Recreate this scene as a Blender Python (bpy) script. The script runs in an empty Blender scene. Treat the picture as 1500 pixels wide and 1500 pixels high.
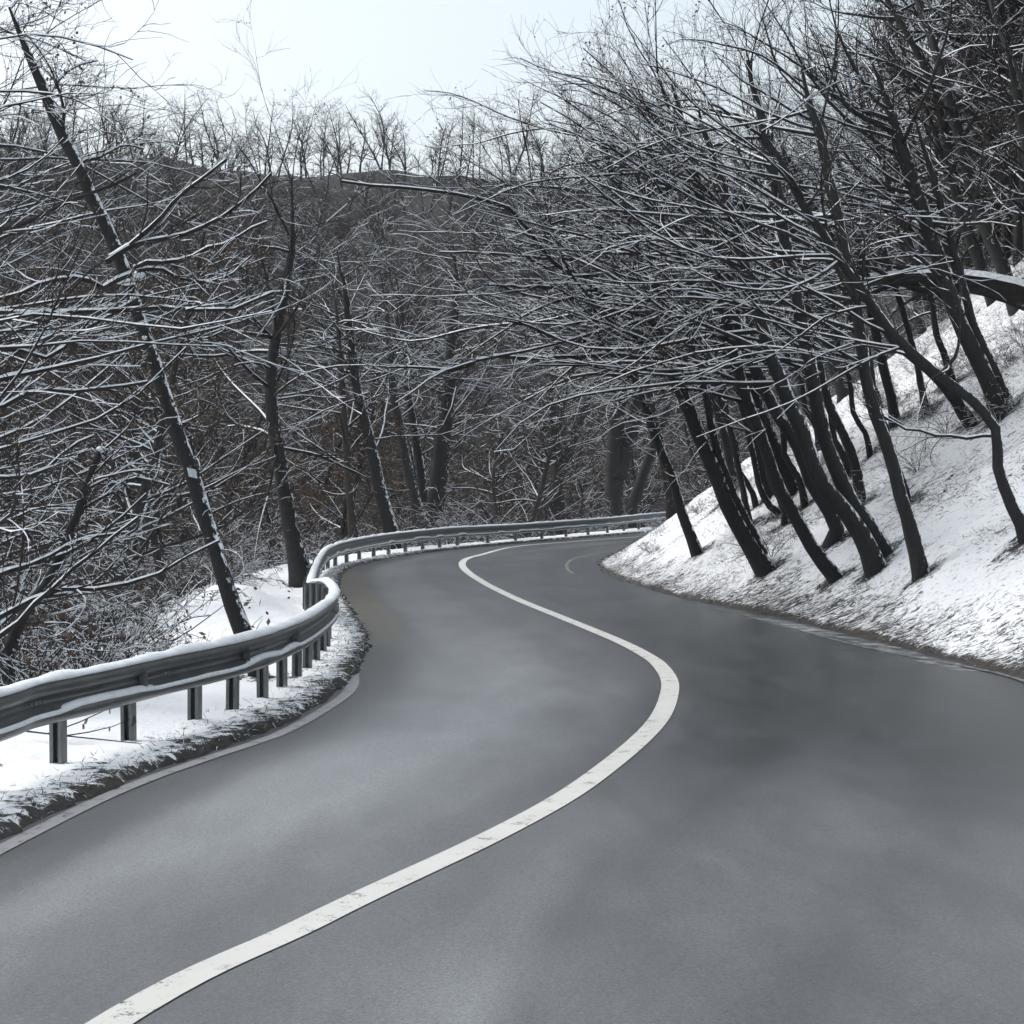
import bpy, math
import numpy as np
from mathutils import Vector

SEED = 7
HAZE = 0.00022
rng = np.random.default_rng(SEED)
PI = math.pi
sc = bpy.context.scene
COL = sc.collection

# ------------------------------------------------------------------ camera, light, exposure
FPX, HZ, EYE = 2800.0, 709.0, 2.2          # focal length in photo pixels, horizon row, eye height
cam = bpy.data.cameras.new('camera')
camo = bpy.data.objects.new('camera', cam)
COL.objects.link(camo)
camo.location = (0, 0, EYE)
camo.rotation_euler = (PI / 2, 0, 0)
cam.sensor_fit = 'HORIZONTAL'
cam.sensor_width = 36
cam.lens = 36 * FPX / 1500
cam.shift_y = -(750 - HZ) / 1500
cam.clip_start = 0.1
cam.clip_end = 3000
sc.camera = camo

SUN_EL, SUN_AZ = math.radians(50), math.radians(-70)     # azimuth from +Y towards +X
w = bpy.data.worlds.new('World')
sc.world = w
w.use_nodes = True
wn, wl = w.node_tree.nodes, w.node_tree.links
wn.clear()
sky = wn.new('ShaderNodeTexSky')
sky.sky_type = 'NISHITA'
sky.sun_disc = False
sky.sun_elevation = SUN_EL
sky.sun_rotation = SUN_AZ
sky.dust_density = 4.0
hs = wn.new('ShaderNodeHueSaturation')
hs.inputs['Saturation'].default_value = 0.42
hs.inputs['Hue'].default_value = 0.475            # overcast: the blue is nearly gone
bg = wn.new('ShaderNodeBackground')
bg.inputs['Strength'].default_value = 0.15
wo = wn.new('ShaderNodeOutputWorld')
wl.new(sky.outputs[0], hs.inputs['Color'])
wl.new(hs.outputs[0], bg.inputs[0])
wl.new(bg.outputs[0], wo.inputs[0])

sun = bpy.data.lights.new('sun', 'SUN')
sun.energy = 0.5
sun.angle = math.radians(25)
sun.color = (1.0, 0.97, 0.93)
suno = bpy.data.objects.new('sun', sun)
COL.objects.link(suno)
sd = Vector((math.sin(SUN_AZ) * math.cos(SUN_EL), math.cos(SUN_AZ) * math.cos(SUN_EL), math.sin(SUN_EL)))
suno.rotation_euler = (-sd).to_track_quat('-Z', 'Y').to_euler()

sc.view_settings.view_transform = 'Standard'
sc.view_settings.look = 'None'
sc.view_settings.exposure = 0.66
sc.view_settings.gamma = 1
sc.render.engine = 'CYCLES'
sc.cycles.max_bounces = 5
sc.cycles.diffuse_bounces = 3
sc.cycles.glossy_bounces = 2
sc.cycles.transparent_max_bounces = 4
sc.cycles.volume_bounces = 0

# ------------------------------------------------------------------ helpers
def tag(o, label=None, cat=None, group=None, kind=None):
    if label: o['label'] = label
    if cat: o['category'] = cat
    if group: o['group'] = group
    if kind: o['kind'] = kind
    return o

def mesh_from(name, V, F, mats=(), midx=None, smooth=False, attrs=None):
    """V (n,3), F list of (m,k) int arrays (all quads or all tris in each array)"""
    me = bpy.data.meshes.new(name)
    if not isinstance(F, list): F = [F]
    F = [f for f in F if len(f)]
    nl = sum(f.size for f in F); npoly = sum(len(f) for f in F)
    me.vertices.add(len(V)); me.loops.add(nl); me.polygons.add(npoly)
    me.vertices.foreach_set('co', np.asarray(V, dtype=np.float32).ravel())
    me.loops.foreach_set('vertex_index', np.concatenate([f.ravel() for f in F]).astype(np.int32))
    starts = []; s = 0
    for f in F:
        k = f.shape[1]
        starts.append(s + np.arange(len(f)) * k); s += f.size
    me.polygons.foreach_set('loop_start', np.concatenate(starts).astype(np.int32))
    if midx is not None:
        me.polygons.foreach_set('material_index', np.asarray(midx, dtype=np.int32))
    me.polygons.foreach_set('use_smooth', np.full(npoly, smooth, dtype=bool))
    for m in mats: me.materials.append(m)
    if attrs:
        for k, a in attrs.items():
            at = me.attributes.new(k, 'FLOAT', 'POINT')
            at.data.foreach_set('value', np.asarray(a, dtype=np.float32))
    me.update(calc_edges=True)
    return me

def link(name, me, parent=None):
    o = bpy.data.objects.new(name, me)
    COL.objects.link(o)
    if parent is not None: o.parent = parent
    return o

def empty(name, loc=(0, 0, 0)):
    o = bpy.data.objects.new(name, None)
    o.location = loc
    o.empty_display_size = 0.2
    COL.objects.link(o)
    return o

def at(u, v, d):
    return np.array([(u - 750) * d / FPX, d, EYE - (v - HZ) * d / FPX])

def catmull(P, n):
    P = np.asarray(P, float)
    if len(P) < 3:
        t = np.linspace(0, 1, n)[:, None]
        return P[0] * (1 - t) + P[-1] * t
    Q = np.vstack([2 * P[0] - P[1], P, 2 * P[-1] - P[-2]])
    seg = np.linalg.norm(np.diff(P, axis=0), axis=1)
    cum = np.concatenate([[0], np.cumsum(seg)])
    s = np.linspace(0, cum[-1], n)
    i = np.clip(np.searchsorted(cum, s, 'right') - 1, 0, len(P) - 2)
    t = ((s - cum[i]) / seg[i])[:, None]
    p0, p1, p2, p3 = Q[i], Q[i + 1], Q[i + 2], Q[i + 3]
    return 0.5 * (2 * p1 + (p2 - p0) * t + (2 * p0 - 5 * p1 + 4 * p2 - p3) * t ** 2 + (3 * p1 - p0 - 3 * p2 + p3) * t ** 3)

# smooth value noise on numpy arrays
_tab = np.random.default_rng(3).random((256, 256))
def vnoise(x, y):
    xi = np.floor(x).astype(int); yi = np.floor(y).astype(int)
    fx = x - xi; fy = y - yi
    fx = fx * fx * (3 - 2 * fx); fy = fy * fy * (3 - 2 * fy)
    a = _tab[xi % 256, yi % 256]; b = _tab[(xi + 1) % 256, yi % 256]
    c = _tab[xi % 256, (yi + 1) % 256]; d = _tab[(xi + 1) % 256, (yi + 1) % 256]
    return (a * (1 - fx) + b * fx) * (1 - fy) + (c * (1 - fx) + d * fx) * fy - 0.5
def sstep(a, b, x):
    t = np.clip((x - a) / (b - a), 0, 1)
    return t * t * (3 - 2 * t)

# ------------------------------------------------------------------ material helpers
def mat(name):
    m = bpy.data.materials.new(name)
    m.use_nodes = True
    nt = m.node_tree
    b = nt.nodes['Principled BSDF']
    return m, nt, b
def N(nt, typ, **kw):
    n = nt.nodes.new(typ)
    for k, v in kw.items():
        if hasattr(n, k): setattr(n, k, v)
        else: n.inputs[k].default_value = v
    return n
def noise(nt, scale, detail=4, rough=0.6, vec=None, dist=0.0):
    n = N(nt, 'ShaderNodeTexNoise')
    n.inputs['Scale'].default_value = scale
    n.inputs['Detail'].default_value = detail
    n.inputs['Roughness'].default_value = rough
    n.inputs['Distortion'].default_value = dist
    if vec is not None: nt.links.new(vec, n.inputs['Vector'])
    return n.outputs['Fac']
def ramp(nt, fac, stops):
    r = N(nt, 'ShaderNodeValToRGB')
    e = r.color_ramp.elements
    e[0].position, e[0].color = stops[0][0], (*stops[0][1], 1)
    e[1].position, e[1].color = stops[1][0], (*stops[1][1], 1)
    for p, c in stops[2:]:
        x = e.new(p); x.color = (*c, 1)
    nt.links.new(fac, r.inputs[0])
    return r.outputs[0]
def rng_map(nt, v, a, b, c=0.0, d=1.0, smooth=True):
    m = N(nt, 'ShaderNodeMapRange')
    if smooth: m.interpolation_type = 'SMOOTHSTEP'
    nt.links.new(v, m.inputs['Value'])
    for k, x in zip(('From Min', 'From Max', 'To Min', 'To Max'), (a, b, c, d)):
        if hasattr(x, 'links'): nt.links.new(x, m.inputs[k])
        else: m.inputs[k].default_value = x
    return m.outputs['Result']
def mth(nt, op, a, b=None, c=None):
    m = N(nt, 'ShaderNodeMath'); m.operation = op
    for i, x in enumerate((a, b, c)):
        if x is None: continue
        if hasattr(x, 'links'): nt.links.new(x, m.inputs[i])
        else: m.inputs[i].default_value = x
    return m.outputs[0]
def mixc(nt, f, a, b):
    m = N(nt, 'ShaderNodeMix'); m.data_type = 'RGBA'
    for s, x in ((0, f), (6, a), (7, b)):
        if hasattr(x, 'links'): nt.links.new(x, m.inputs[s])
        elif s == 0: m.inputs[s].default_value = x
        else: m.inputs[s].default_value = (*x, 1)
    return m.outputs[2]
def bump(nt, b, h, strength, dist):
    n = N(nt, 'ShaderNodeBump')
    n.inputs['Strength'].default_value = strength
    n.inputs['Distance'].default_value = dist
    nt.links.new(h, n.inputs['Height'])
    nt.links.new(n.outputs[0], b.inputs['Normal'])
def attr(nt, name):
    a = N(nt, 'ShaderNodeAttribute'); a.attribute_name = name
    return a.outputs['Fac']
def coord(nt, scale=(1, 1, 1), rot=(0, 0, 0)):
    t = N(nt, 'ShaderNodeTexCoord'); mp = N(nt, 'ShaderNodeMapping')
    mp.inputs['Scale'].default_value = scale
    mp.inputs['Rotation'].default_value = rot
    nt.links.new(t.outputs['Object'], mp.inputs['Vector'])
    return mp.outputs[0]

SNOW = (0.84, 0.88, 0.91)

# bark of the trunks, with wind-blown snow stuck to the upper and right-hand side
def bark_mat(name, c1, c2, thr=0.66, spread=0.1):
    m, nt, b = mat(name)
    v = coord(nt, (1, 1, 0.22))
    f = noise(nt, 26, 5, 0.65, v)
    col = ramp(nt, f, [(0.3, c1), (0.7, c2)])
    g = N(nt, 'ShaderNodeNewGeometry')
    dp = N(nt, 'ShaderNodeVectorMath'); dp.operation = 'DOT_PRODUCT'
    nt.links.new(g.outputs['Normal'], dp.inputs[0])
    dp.inputs[1].default_value = Vector((0.80, -0.12, 0.60)).normalized()
    nf = noise(nt, 13, 4, 0.7, coord(nt, (1, 1, 0.55)))
    s = mth(nt, 'ADD', dp.outputs['Value'], mth(nt, 'MULTIPLY', mth(nt, 'SUBTRACT', nf, 0.5), 1.9))
    sf = rng_map(nt, s, thr, thr + spread)
    nt.links.new(mixc(nt, sf, col, SNOW), b.inputs['Base Color'])
    b.inputs['Roughness'].default_value = 0.85
    h = mth(nt, 'ADD', f, mth(nt, 'MULTIPLY', sf, 1.5))
    bump(nt, b, h, 0.8, 0.012)
    return m
M_BARK = bark_mat('dark_wet_bark', (0.008, 0.009, 0.009), (0.024, 0.025, 0.024), 0.85)
M_BARKG = bark_mat('grey_bark', (0.013, 0.014, 0.014), (0.036, 0.038, 0.037), 0.92)
M_BARKB = bark_mat('brown_bark', (0.025, 0.021, 0.016), (0.055, 0.047, 0.036), 0.92)

m, nt, b = mat('twig_bark')
f = noise(nt, 9, 2, 0.5, coord(nt))
nt.links.new(ramp(nt, f, [(0.3, (0.008, 0.008, 0.008)), (0.7, (0.026, 0.023, 0.021))]), b.inputs['Base Color'])
b.inputs['Roughness'].default_value = 0.9
M_TWIG = m
m, nt, b = mat('branch_snow')
f = noise(nt, 14, 3, 0.6, coord(nt))
nt.links.new(ramp(nt, f, [(0.3, (0.52, 0.57, 0.61)), (0.62, SNOW)]), b.inputs['Base Color'])
b.inputs['Roughness'].default_value = 0.7
M_BSNOW = m
m, nt, b = mat('withered_leaf')
oi = N(nt, 'ShaderNodeObjectInfo')
f = noise(nt, 3.0, 3, 0.6, coord(nt))
nt.links.new(ramp(nt, f, [(0.3, (0.045, 0.030, 0.020)), (0.6, (0.11, 0.072, 0.045)), (0.8, (0.26, 0.21, 0.16))]), b.inputs['Base Color'])
b.inputs['Roughness'].default_value = 0.8
M_LEAF = m

# ------------------------------------------------------------------ road geometry
LE = np.array([(-40, -160), (-12, -80), (-5.6, -30), (-4.6, 0), (-3.75, 7), (-3.3, 10), (-2.9, 13.5), (-2.47, 15.4), (-2.1, 16.8), (-1.86, 18.9), (-1.74, 21.2),
               (-1.80, 24.5), (-2.04, 27.9), (-2.59, 32.3), (-3.35, 38.3), (-3.92, 44.3), (-4.15, 49.5), (-3.85, 54), (-3.2, 58.5), (-2.2, 63),
               (-0.75, 67.8), (1.0, 73), (3.9, 80.5), (8, 91), (14, 104), (24, 119), (50, 140), (120, 172), (260, 220)])
RE = np.array([(-20, -160), (0, -80), (3.0, -30), (3.2, 0), (3.3, 6), (3.9, 10.5), (4.95, 15.5), (5.5, 21), (5.02, 25.6), (4.58, 28.5), (4.03, 32.3), (3.18, 36),
               (2.55, 40.5), (2.12, 46), (2.08, 51), (2.5, 56), (3.6, 60), (5.4, 63.5), (8.3, 69), (12, 77), (19, 89), (30, 103), (55, 120),
               (125, 150), (260, 200)])
CL = [(-4.2, -20), (-3.6, -8), (-2.9, 0), (-1.75, 7), (-0.98, 9.4), at(700, 1248, 2800 / ((1248 - HZ) / EYE))[:2]]
for u, v in [(815, 1186), (880, 1141), (936, 1094), (966, 1060), (979, 1030), (981, 1005), (969, 984), (950, 968), (905, 944), (820, 908), (760, 883),
             (712, 859), (684, 840), (677, 829), (684, 821), (705, 815)]:
    d = FPX * EYE / (v - HZ)
    CL.append(at(u, v, d)[:2])
CL += [(0.2, 66.5), (2.6, 72.5), (6.2, 80.5), (10.2, 89), (17, 99), (28, 112), (52, 130)]
CL = np.array(CL)
LEs, REs, CLs = catmull(LE, 900), catmull(RE, 900), catmull(CL, 700)

def dist_poly(X, Y, P):
    """distance from points to dense polyline P (nearest segment)"""
    out = np.full(X.shape, 1e9); 
    flat = np.stack([X.ravel(), Y.ravel()], 1); res = np.empty(len(flat))
    A, B = P[:-1], P[1:]
    AB = B - A; L2 = (AB ** 2).sum(1)
    for i in range(0, len(flat), 4000):
        q = flat[i:i + 4000, None, :] - A[None]
        t = np.clip((q * AB).sum(2) / L2, 0, 1)
        res[i:i + 4000] = np.sqrt(((q - t[..., None] * AB) ** 2).sum(2).min(1))
    return res.reshape(X.shape)
def inside(X, Y, poly):
    c = np.zeros(X.shape, bool); n = len(poly); j = n - 1
    for i in range(n):
        xi, yi = poly[i]; xj, yj = poly[j]
        if yi != yj:
            k = ((yi > Y) != (yj > Y)) & (X < (xj - xi) * (Y - yi) / (yj - yi) + xi)
            c ^= k
        j = i
    return c
# rail line: x, distance, height of the snow on the rail
RAIL = np.array([(-4.6, 6.5, .82), (-4.05, 10.5, .82), (-3.62, 13.2, .82), (-3.54, 14.1, .82), (-3.3, 15, .82), (-3.0, 16.3, .82), (-2.64, 17.7, .82), (-2.42, 19.2, .82), (-2.30, 21.4, .82),
                 (-2.33, 24.3, .82), (-2.47, 26.4, .82), (-2.80, 28.9, .80), (-3.18, 31.2, .70), (-3.50, 33.2, .57), (-3.80, 36, .50), (-4.14, 40, .54), (-4.52, 45, .61),
                 (-4.74, 49, .64), (-4.66, 53, .68), (-4.0, 58, .73), (-3.03, 62.3, .76), (-1.96, 66, .78), (0, 71.5, .76), (3.95, 82.5, .80), (8.4, 96.5, .90),
                 (14, 109, .95), (24, 124, .95)])
RAILs = catmull(RAIL, 1400)
zr_y = RAILs[:, 1]; zr_z = RAILs[:, 2] - 0.82

LEc, REc = LEs[::2], REs[::2]
POLY = np.vstack([LEs[::6], REs[::-6]])
def side_dist(X, Y):
    """left distance, right distance, inside-road mask, left-side mask"""
    dl = dist_poly(X, Y, LEc); dr = dist_poly(X, Y, REc)
    ins = inside(X, Y, POLY)
    return dl, dr, ins, (dl < dr) & ~ins

def height(X, Y):
    X = np.asarray(X, float); Y = np.asarray(Y, float)
    dl, dr, ins, left = side_dist(X, Y)
    n1 = vnoise(X * 0.9 + 7, Y * 0.9); n2 = vnoise(X * 3.1, Y * 3.1 + 9); n3 = vnoise(X * 0.17, Y * 0.17 + 31)
    n4 = vnoise(X * 9.3 + 3, Y * 8.7)
    # left: shoulder, embankment, hollow, hillside
    zr = np.interp(Y, zr_y, zr_z)
    p = dl
    zl = -0.15 + 0.22 * sstep(-0.12, 0.16, p + 0.12 * n2 + .05 * n4) + zr * sstep(0.3, 1.0, p) * sstep(3.5, 1.5, p)
    zl += 0.05 * n2 * sstep(.2, .8, p) + .035 * n4 * sstep(.1, .4, p)
    zl -= 2.6 * sstep(1.6, 9.0, p) 
    zl += 0.9 * n3 * sstep(4, 15, p) + .25 * n1 * sstep(2, 5, p)
    zl += 0.42 * (np.sqrt((np.maximum(p - 20, 0)) ** 2 + 36) - 6) * sstep(175, 110, p) + 44 * (1 - sstep(175, 110, p)) + 8.0 * vnoise(X * .03, Y * .03) * sstep(25, 80, p) + 2.5 * vnoise(X * .11, Y * .11) * sstep(30, 70, p)
    zl += 0.62 * np.exp(-(((X + 4.9) / 1.0) ** 2 + ((Y - 33.5) / 2.8) ** 2))
    # right: steep snowy bank
    q = dr
    zb = -0.15 + 0.20 * sstep(0.0, 0.35, q + .12 * n2 + .06 * n4) + 0.72 * (np.sqrt(np.maximum(q - 0.15, 0) ** 2 + .25) - .5) + 0.25 * n1 * sstep(.4, 3, q) + .07 * n2 * sstep(.2, 1.0, q) + .03 * n4 * sstep(.1, .6, q)
    zb += 1.2 * n3 * sstep(2, 9, q)
    zb += .22 * np.maximum(q - 9, 0)
    zb = np.where(zb > 30, 30 + (zb - 30) * 0.15, zb)
    z = np.where(left, zl, zb)
    edge_in = np.minimum(dl, dr)
    return np.where(ins, -0.15 - 0.1 * sstep(0, .4, edge_in), z)

def axis(parts):
    out = []
    for a, b_, s in parts:
        out.append(np.arange(a, b_, s))
    return np.unique(np.round(np.concatenate(out + [[parts[-1][1]]]), 4))
gx = axis([(-160, -40, 5), (-40, -12, 1.0), (-12, -5.2, .3), (-5.2, 6.4, .10), (6.4, 16, .25), (16, 40, 1.0), (40, 200, 6)])
gy = axis([(-40, 4, 4), (4, 10, .5), (10, 40, .16), (40, 70, .25), (70, 100, .6), (100, 330, 3.5)])
GX, GY = np.meshgrid(gx, gy)
GZ = height(GX, GY)
ny_, nx_ = GX.shape
idx = np.arange(nx_ * ny_).reshape(ny_, nx_)
quads = np.stack([idx[:-1, :-1], idx[:-1, 1:], idx[1:, 1:], idx[1:, :-1]], -1).reshape(-1, 4)
dl, dr, ins, left = side_dist(GX, GY)
p = np.where(left, dl, dr)
# litter: how much dead grass and leaves break the snow
lit_l = np.where(left, 0.45 * sstep(.80, .1, dl) + .35 * sstep(.20, .05, dl) + .12 + .85 * sstep(5, 20, dl), 0)
lit_r = np.where(~left, 0.90 * sstep(.40, .1, dr) + .20 * sstep(1.8, .4, dr) + .38 + .45 * sstep(9.5, 13, dr), 0)
litter = np.where(ins, 1.0, lit_l + lit_r)
def clearing(X, Y):
    n = .35 * vnoise(X * .5, Y * .5)
    return np.clip(sstep(1, .6, np.hypot((X + 2.5) / 9, (Y - 101) / 13) + n) + sstep(1, .6, np.hypot((X + 11.5) / 5, (Y - 76) / 9) + n) + sstep(1, .6, np.hypot((X + 16) / 4, (Y - 58) / 6) + n), 0, 1)
litter = np.where(left & ~ins, litter * (1 - .72 * clearing(GX, GY)), litter)
forest = np.where(left, sstep(5, 18, dl), sstep(9, 13, dr))
bankm = np.where(left, 0, 1.0)

# ground material
m, nt, b = mat('snowy_ground')
lit = attr(nt, 'litter'); fo = attr(nt, 'forest'); bk = attr(nt, 'bank')
nfine = noise(nt, 7.0, 6, 0.72, coord(nt))
nstreak = noise(nt, 6.5, 8, 0.8, coord(nt, (1.0, 2.0, 1.4), (0, 0.5, 0.5)), .8)
nbig = noise(nt, 0.6, 3, 0.5, coord(nt))
nn = N(nt, 'ShaderNodeMix'); nn.data_type = 'FLOAT'
nt.links.new(bk, nn.inputs[0]); nt.links.new(nfine, nn.inputs[2]); nt.links.new(nstreak, nn.inputs[3])
val = mth(nt, 'ADD', nn.outputs[0], mth(nt, 'MULTIPLY', mth(nt, 'SUBTRACT', nbig, .5), .22))
thr = mth(nt, 'MULTIPLY_ADD', lit, -0.42, 0.74)
sf = rng_map(nt, mth(nt, 'SUBTRACT', val, thr), -0.035, 0.035)
dirt = ramp(nt, noise(nt, 19, 5, .7, coord(nt)), [(0.3, (0.008, 0.007, 0.006)), (0.55, (0.022, 0.020, 0.015)), (.75, (0.075, 0.068, 0.052))])
leafy = ramp(nt, noise(nt, 6, 5, .7, coord(nt)), [(0.3, (0.007, 0.0065, 0.006)), (0.62, (0.022, 0.018, 0.015)), (.8, (0.05, 0.042, 0.035))])
dcol = mixc(nt, fo, dirt, leafy)
nt.links.new(mixc(nt, sf, SNOW, dcol), b.inputs['Base Color'])
b.inputs['Roughness'].default_value = 0.75
bump(nt, b, mth(nt, 'ADD', noise(nt, 11, 5, .65, coord(nt)), mth(nt, 'MULTIPLY', sf, -0.8)), 0.7, 0.04)
M_GROUND = m
g_me = mesh_from('ground', np.stack([GX, GY, GZ], -1).reshape(-1, 3), quads, [M_GROUND], None, True,
                 {'litter': litter.ravel(), 'forest': forest.ravel(), 'bank': bankm.ravel()})
ground = link('ground', g_me); tag(ground, kind='structure')

# road sheet
NA, NC = 900, 36
ts = np.linspace(-0.05, 1.05, NC)
def nearest_on(P, Q):
    j = [int(np.argmin(((Q - a) ** 2).sum(1))) for a in P]
    return np.maximum.accumulate(np.array(j))
# parametrise across: sample centre line, nearest points on both edges
Cc = catmull(CL, 420)
jl, jr = nearest_on(Cc, LEs), nearest_on(Cc, REs)
k_ = np.ones(9) / 9
def smooth_idx(P, j):
    Q = P[j]
    pad = np.vstack([np.repeat(Q[:1], 4, 0), Q, np.repeat(Q[-1:], 4, 0)])
    return np.stack([np.convolve(pad[:, c], k_, 'valid') for c in (0, 1)], 1)
Lp, Rp = smooth_idx(LEs, jl), smooth_idx(REs, jr)
XY = Lp[:, None, :] * (1 - ts[None, :, None]) + Rp[:, None, :] * ts[None, :, None]
ridx = np.arange(len(Cc) * NC).reshape(len(Cc), NC)
rq = np.stack([ridx[:-1, :-1], ridx[:-1, 1:], ridx[1:, 1:], ridx[1:, :-1]], -1).reshape(-1, 4)
RX, RY = XY[..., 0], XY[..., 1]
rdl, rdr = dist_poly(RX, RY, LEc), dist_poly(RX, RY, REc)
dcl = dist_poly(RX, RY, CLs)
leftlane = np.where(rdl < rdr, 1.0, 0.0)
# paler left lane and near stretch, darker wet lane along the bank
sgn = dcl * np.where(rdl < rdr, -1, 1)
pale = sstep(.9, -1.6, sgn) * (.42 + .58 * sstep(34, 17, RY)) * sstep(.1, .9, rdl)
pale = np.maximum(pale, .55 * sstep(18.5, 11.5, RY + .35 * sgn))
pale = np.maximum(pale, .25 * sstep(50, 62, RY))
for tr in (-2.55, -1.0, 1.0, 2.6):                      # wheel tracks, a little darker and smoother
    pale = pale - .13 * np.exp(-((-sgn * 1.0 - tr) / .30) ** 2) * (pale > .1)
dirtm = 1.3 * sstep(1.25, .0, rdl + .55 * vnoise(RX * 2.2, RY * .9)) * sstep(25, 29, RY) * sstep(50, 44, RY) + .7 * sstep(.30, 0, rdl + .2 * vnoise(RX * 3, RY * 3)) + .5 * sstep(.3, 0, rdr)
slush = .8 * sstep(.9, .15, rdr + .5 * vnoise(RX * 2, RY * .7)) * sstep(40, 30, RY) * sstep(18, 24, RY)
m, nt, b = mat('wet_asphalt')
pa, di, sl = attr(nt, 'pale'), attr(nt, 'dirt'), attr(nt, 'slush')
nl = noise(nt, 0.8, 5, 0.6, coord(nt, (1.0, .30, 1), (0, 0, .12)), .3)
ns = noise(nt, 2.3, 5, 0.65, coord(nt, (1, .3, 1), (0, 0, -.3)))
ng = noise(nt, 95, 4, 0.85, coord(nt))
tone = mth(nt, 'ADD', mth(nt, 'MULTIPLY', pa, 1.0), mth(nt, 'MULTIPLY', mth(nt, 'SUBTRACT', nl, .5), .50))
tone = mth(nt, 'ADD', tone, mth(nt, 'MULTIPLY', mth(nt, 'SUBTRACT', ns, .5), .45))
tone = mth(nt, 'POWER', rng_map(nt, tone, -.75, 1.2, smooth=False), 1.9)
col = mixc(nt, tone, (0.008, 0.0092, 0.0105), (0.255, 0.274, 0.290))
ng2 = noise(nt, 38, 4, 0.75, coord(nt))
grain = mth(nt, 'MULTIPLY_ADD', mth(nt, 'SUBTRACT', ng, .5), 2.6, 1.0)
grain = mth(nt, 'MULTIPLY_ADD', mth(nt, 'SUBTRACT', ng2, .5), 1.0, grain)

gm = N(nt, 'ShaderNodeVectorMath'); gm.operation = 'SCALE'
nt.links.new(col, gm.inputs[0]); nt.links.new(grain, gm.inputs['Scale'])
dn = noise(nt, 5, 6, .7, coord(nt, (1, .5, 1)))
df = rng_map(nt, mth(nt, 'ADD', mth(nt, 'MULTIPLY', di, .8), mth(nt, 'MULTIPLY', mth(nt, 'SUBTRACT', dn, .5), 1.0)), .30, .80)
df = mth(nt, 'MULTIPLY', df, rng_map(nt, di, .02, .2))
col2 = mixc(nt, df, gm.outputs[0], ramp(nt, noise(nt, 30, 4, .6, coord(nt)), [(.3, (.035, .03, .024)), (.7, (.12, .105, .085))]))
sn = noise(nt, 4.2, 5, .75, coord(nt, (.55, 1.6, 1), (0, 0, .5)))
sfc = mth(nt, 'MULTIPLY', rng_map(nt, mth(nt, 'ADD', mth(nt, 'MULTIPLY', sl, .55), mth(nt, 'SUBTRACT', sn, .5)), .42, .52), rng_map(nt, sl, .02, .2))
col3 = mixc(nt, sfc, col2, (.5, .53, .55))
nt.links.new(col3, b.inputs['Base Color'])
nt.links.new(mth(nt, 'MULTIPLY_ADD', tone, .35, .26), b.inputs['Roughness'])
b.inputs['Specular IOR Level'].default_value = 0.16
bump(nt, b, mth(nt, 'ADD', ng, mth(nt, 'MULTIPLY', sfc, 2)), 0.35, 0.004)
M_ROAD = m
crown = 0.05 * (1 - (2 * np.clip(ts, 0, 1) - 1) ** 2)[None, :] * np.ones_like(RX)
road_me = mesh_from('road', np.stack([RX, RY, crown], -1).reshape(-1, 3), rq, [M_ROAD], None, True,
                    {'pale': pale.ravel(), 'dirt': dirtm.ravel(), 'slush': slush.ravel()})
road = link('road', road_me); tag(road, kind='structure')
def road_z(P):
    """height of the road sheet at points, from the edge distances"""
    a = dist_poly(P[:, 0], P[:, 1], LEc); c = dist_poly(P[:, 0], P[:, 1], REc)
    t = a / (a + c)
    return 0.05 * (1 - (2 * t - 1) ** 2)

def paint_mat(name, col, worn, scale=6.0):
    m, nt, b = mat(name)
    f = noise(nt, scale, 6, .75, coord(nt))
    g = noise(nt, 60, 3, .7, coord(nt))
    s = mth(nt, 'ADD', f, mth(nt, 'MULTIPLY', mth(nt, 'SUBTRACT', g, .5), .5))
    sf = rng_map(nt, s, worn - .07, worn + .07)
    base = mixc(nt, noise(nt, 1.7, 4, .6, coord(nt)), tuple(c * .82 for c in col), col)
    nt.links.new(mixc(nt, sf, (.045, .047, .05), base), b.inputs['Base Color'])
    b.inputs['Roughness'].default_value = .6
    return m
def stripe(name, P, width, m, y0, y1):
    k = (P[:, 1] > y0) & (P[:, 1] < y1)
    Q = P[k]
    t = np.gradient(Q, axis=0); t /= np.linalg.norm(t, axis=1)[:, None]
    n = np.stack([t[:, 1], -t[:, 0]], 1)
    offs = np.linspace(-width / 2, width / 2, 4)
    V = Q[:, None, :] + n[:, None, :] * offs[None, :, None]
    flat = V.reshape(-1, 2)
    z = road_z(flat) + 0.006
    ii = np.arange(len(flat)).reshape(len(Q), 4)
    q = np.stack([ii[:-1, :-1], ii[:-1, 1:], ii[1:, 1:], ii[1:, :-1]], -1).reshape(-1, 4)
    o = link(name, mesh_from(name, np.column_stack([flat, z]), q, [m], None, True))
    tag(o, kind='structure')
    return o
M_LINE = paint_mat('centre_line_paint', (.60, .61, .58), .36)
M_EDGE = paint_mat('worn_edge_paint', (.30, .31, .32), .40)
M_EDGEW = paint_mat('nearly_gone_edge_paint', (.24, .25, .26), .50)
M_EDGEY = paint_mat('worn_edge_paint_yellowish', (.20, .18, .145), .50)
stripe('road_centre_line', CLs, .19, M_LINE, -10, 110)
def offset(P, s):
    t = np.gradient(P, axis=0); t /= np.linalg.norm(t, axis=1)[:, None]
    return P + np.stack([t[:, 1], -t[:, 0]], 1) * s
stripe('road_edge_line', offset(LEs, (.06 - .34 * sstep(19.5, 25, LEs[:, 1]))[:, None]), .13, M_EDGE, 0, 24)
stripe('road_edge_line', offset(REs, -.62), .10, M_EDGEY, 46, 66)
stripe('road_edge_line', offset(REs, (-.30 + .5 * sstep(26, 21.5, REs[:, 1]))[:, None]), .08, M_EDGEW, 20, 34)

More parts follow.
